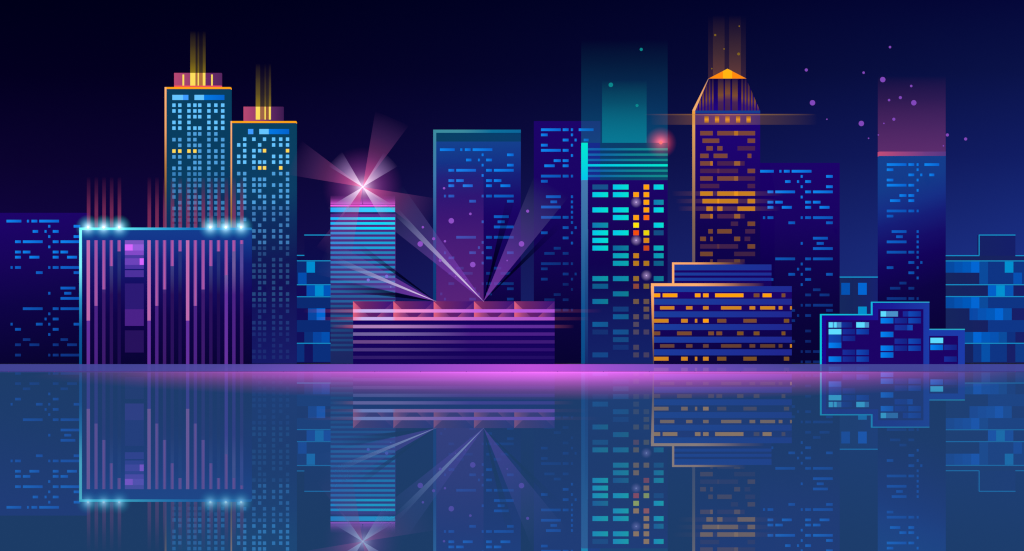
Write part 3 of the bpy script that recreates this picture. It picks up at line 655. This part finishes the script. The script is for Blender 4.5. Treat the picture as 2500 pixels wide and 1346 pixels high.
SW = [(681,292,338,LC),(681,338,354,MC),(681,354,382,LC),(681,382,435,MC),(681,435,558,('#12309a','#101c7c')),(681,604,698,LC),(681,698,747,MC),
 (758,292,435,LC),(758,449,592,Dd),(758,606,747,Mm),(834,449,592,Dd),(912,292,435,Bb),(991,449,592,Dd),(991,606,747,Mm),(1068,292,435,Bb),(1068,449,592,Dd),(1068,606,747,Mm),
 (557,880,940,LC),(557,940,1075,MC),(557,1130,1193,('#16289a','#142c94')),(557,1193,1335,Mm),(634,880,1023,Bb),(634,1037,1180,Dd),(634,1193,1335,Mm),(712,1037,1180,('#1830a0','#122a90')),(712,1180,1241,('#0e44b0','#0e50bc')),
 (789,880,1023,Bb),(866,1037,1180,Dd),(866,1193,1335,Mm),(945,880,1023,Bb),(945,1037,1180,Dd),(945,1193,1335,Mm),(1021,880,1023,Bb),
 (857,1442,1585,LC),(935,1442,1585,Bb),(935,1597,1740,Dd),(1068,1597,1740,Dd)]
for y, a, c, h in SW:
    y0 = 640 + y / 4.63
    slab(b, 'window', 1960 + a / 4.63, y0, 1960 + c / 4.63, y0 + 13, d, glow(h) if isinstance(h, str) else panegrad(*h), .4)
slab(b, 'window', 1960 + 292 / 4.63, 816.7, 1960 + 435 / 4.63, 837, d, panegrad('#0e44b2', '#0c3aa0'), .4)

# ------------------------------------------------------------------ searchlights
def beam(par, apex_px, d, e0, e1, L, stops, depth=.8, ln=None):
    """flat-sided pyramid of lit or darkened air from the lamp between two picture directions; L in picture units"""
    ax, ay = apex_px; s = (D0 + d) / F
    A = P(ax, ay, d)
    n0 = math.hypot(*e0); n1 = math.hypot(*e1)
    q0 = (ax + e0[0] / n0 * L, ay + e0[1] / n0 * L); q1 = (ax + e1[0] / n1 * L, ay + e1[1] / n1 * L)
    u0, u1 = P(*q0, d), P(*q1, d)
    m = MB(); m.v = [A, (u0[0], d - depth, u0[2]), (u1[0], d - depth, u1[2]), (u1[0], d + depth, u1[2]), (u0[0], d + depth, u0[2])]
    m.f = [(0, 1, 2), (0, 2, 3), (0, 3, 4), (0, 4, 1), (1, 4, 3, 2)]
    return m.build('light_or_dark_ray', radial(A, L * s, stops), par)
def lamp_unit(par, c, r, mast_z, col='#140a40', hot='#c8a0e8'):
    MB().box(c[0] - .18, c[0] + .18, c[1] - .18 + .5, c[1] + .18 + .5, mast_z, c[2]).build('mast', glow(col), par)
    return subthing('lamp', c, lambda m: m.sphere((0, 0, 0), r), glow(hot), par, True)
d = 23.2; ap = (885.5, 457)
A = P(*ap, d); zr = P(885, 499, 24)[2]
t = thing('searchlight', 'star shaped pink and white searchlight above the cyan striped tower', 'searchlight', (A[0], d + 2, zr))
l = lamp_unit(t, A, .5, zr, '#7a3484', '#fff4ff')
m = MB().box(A[0] - .18, A[0] + .18, d, d + 4, zr + .05, zr + .3).build('bracket', glow('#140a40'), t)
subthing('halo', A, lambda m: m.sphere((0, 0, 0), 20.0, 32, 20), halo_mat(20.0, [('#8a34a0', .38, 1.0), ('#c458a0', .38, 3), ('#fff0ff', .75, 10)]), l, True)
pk = [(0, '#ff5a8e', .7), (.15, '#dc5088', .5), (.4, '#a84890', .30), (.7, '#78408c', .17), (.88, '#6a3c88', .07), (1, '#603880', 0)]
wh = [(0, '#fff4ff', .95), (.3, '#ecccf0', .6), (.6, '#b898d8', .3), (.9, '#8868b8', .08), (1, '#8060b0', 0)]
for e0, e1 in [((114,-685),(416,-555)), ((-549,-415),(-694,-115)), ((640,100),(600,460)), ((-100,610),(-414,535))]:
    beam(t, ap, d - .9, e0, e1, 188, pk)
for e0, e1 in [((190,-310),(310,-185)), ((-185,-315),(-310,-190)), ((-310,185),(-200,290)), ((185,310),(310,185))]:
    beam(t, ap, d - 3, e0, e1, 100, wh)
d = 3
pb = [(0, '#8a40bc', .62), (.3, '#7e3eb6', .52), (.55, '#6e4cae', .30), (.8, '#6660aa', .13), (.93, '#6464aa', .03), (1, '#6068a8', 0)]
wb = [(0, '#f4dcff', .9), (.35, '#d0c0e8', .7), (.7, '#a4a4d4', .34), (.9, '#8890c8', .1), (1, '#8088c0', 0)]
dkb = [(0, '#000018', .95), (.45, '#000018', .85), (.75, '#000020', .35), (1, '#000020', 0)]  # shadow wedges: shade painted as translucent near-black rays
ap = (1064, 736); A = P(*ap, d)
t = thing('searchlight', 'violet and white searchlight on the pink block roof aimed far left', 'searchlight', (A[0], d, P(0, 736, 0)[2]), 'searchlights on the pink banded block')
lamp_unit(t, (A[0], A[1], A[2] + .1), .16, A[2], '#6a40a0')
beam(t, ap, d, (-368, -215), (-368, -83), 300, pb)
beam(t, ap, d - 1.8, (-368, -165), (-368, -140), 270, wb)
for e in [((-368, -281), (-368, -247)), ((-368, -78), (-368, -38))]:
    beam(t, ap, d + 1.9, *e, 235, dkb)['label'] = 'painted dark shadow ray beside the beams'
ap = (1180.5, 736); A = P(*ap, d)
t = thing('searchlight', 'violet searchlight with two crossed rays at the middle of the pink block roof', 'searchlight', (A[0], d, P(0, 736, 0)[2]), 'searchlights on the pink banded block')
lamp_unit(t, (A[0], A[1], A[2] + .1), .16, A[2], '#6a40a0')
beam(t, ap, d, (-460, -655), (-525, -415), 345, pb)
beam(t, ap, d - 1.8, (-525, -570), (-525, -508), 310, wb)
beam(t, ap, d, (265, -655), (535, -655), 330, pb)
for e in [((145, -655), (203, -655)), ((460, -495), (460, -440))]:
    beam(t, ap, d + 1.9, *e, 265, dkb)['label'] = 'painted dark shadow ray beside the beams'

# ------------------------------------------------------------------ floating light orbs
ORD = ['leftmost', 'second from left', 'third from left', 'fourth from left', 'fifth from left', 'sixth from left', 'seventh from left', 'eighth from left', 'ninth from left']
protos = {}
def orb(px, py, r, d, col, alpha, label, group):
    k = (col, alpha)
    c = P(px, py, d); s = (D0 + d) / F
    if k not in protos:
        o = MB().sphere((0, 0, 0), 1.0, 20, 12).build('light_orb', glow(col, alpha), None, True); protos[k] = o
    else:
        o = protos[k].copy(); C.objects.link(o)
    o.location = c; o.scale = (r * s,) * 3
    o['label'] = label; o['category'] = 'light orb'; o['group'] = group
def cluster(L, d, col, alpha, place, group):
    L = sorted(L)
    sizes = {}
    for x, y, q in L: sizes.setdefault('large' if q > 11 else 'mid sized' if q > 6.5 else 'small' if q > 5 else 'tiny', []).append((x, y, q))
    for nm, S in sizes.items():
        for i, (x, y, q) in enumerate(S):
            which = '' if len(S) == 1 else ', ' + (ORD[i] if i < len(S) - 1 else 'rightmost')
            orb(x, y, q / 2, d, col, alpha, '%s %s%s' % (nm, place, which), group)
sky = [(1080,140,24),(271,361,30),(825,387,24),(1010,454,52),(1285,516,24),(331,678,52),(1180,628,30),(1071,652,24),(1310,678,52),(1117,837,30),(1021,877,14),(470,837,14),(803,878,52),(968,989,14),(873,1021,14),(1634,989,30),(1811,1028,30),(1596,1094,14)]
cluster([(1900 + x / 3.958, 80 + y / 3.958, q / 3.958) for x, y, q in sky], 8, '#8248bc', .9, 'purple light orb in the sky at right', 'purple orbs in the sky above the pink capped tower')
mid = [(165,598,22),(405,832,24),(231,895,50),(928,807,28),(872,1106,50),(70,1059,28),(173,1082,22),(130,1257,28),(427,1295,50),(741,1258,14)]
L = [(1040 + x / 3.739, 300 + y / 3.739, q / 3.739) for x, y, q in mid] + [(1032.4, 555, 6), (1026, 596, 13.3), (1098.8, 647, 2.5), (1112, 675, 3.2), (1136.5, 683, 3.2)]
cluster(L, -2, '#9050c8', .88, 'purple light orb above the pink block roof', 'purple orbs around the middle searchlight')
cluster([(899, 684, 7.5), (944, 675, 8), (954, 701, 3.5)], -2, '#8070dc', .75, 'pale violet orb before the cyan striped tower', 'pale violet orbs before the striped tower')
cluster([(1640 + x / 4.808, 40 + y / 4.808, q / 4.808) for x, y, q in [(510,221,26),(793,117,18),(614,384,18),(785,443,34),(470,615,18)]], 36, '#80601e', .85, 'amber light orb over the orange pointed roof', 'amber orbs over the pointed roof')
cluster([(1565.5, 121, 7.6), (1491.3, 207.5, 11), (1555.3, 258, 7.6)], 20, '#0c8c90', .7, 'teal light orb floating over the teal post tower', 'teal orbs over the teal post tower')
for o in bpy.data.objects:
    if 'origin' in o: del o['origin']
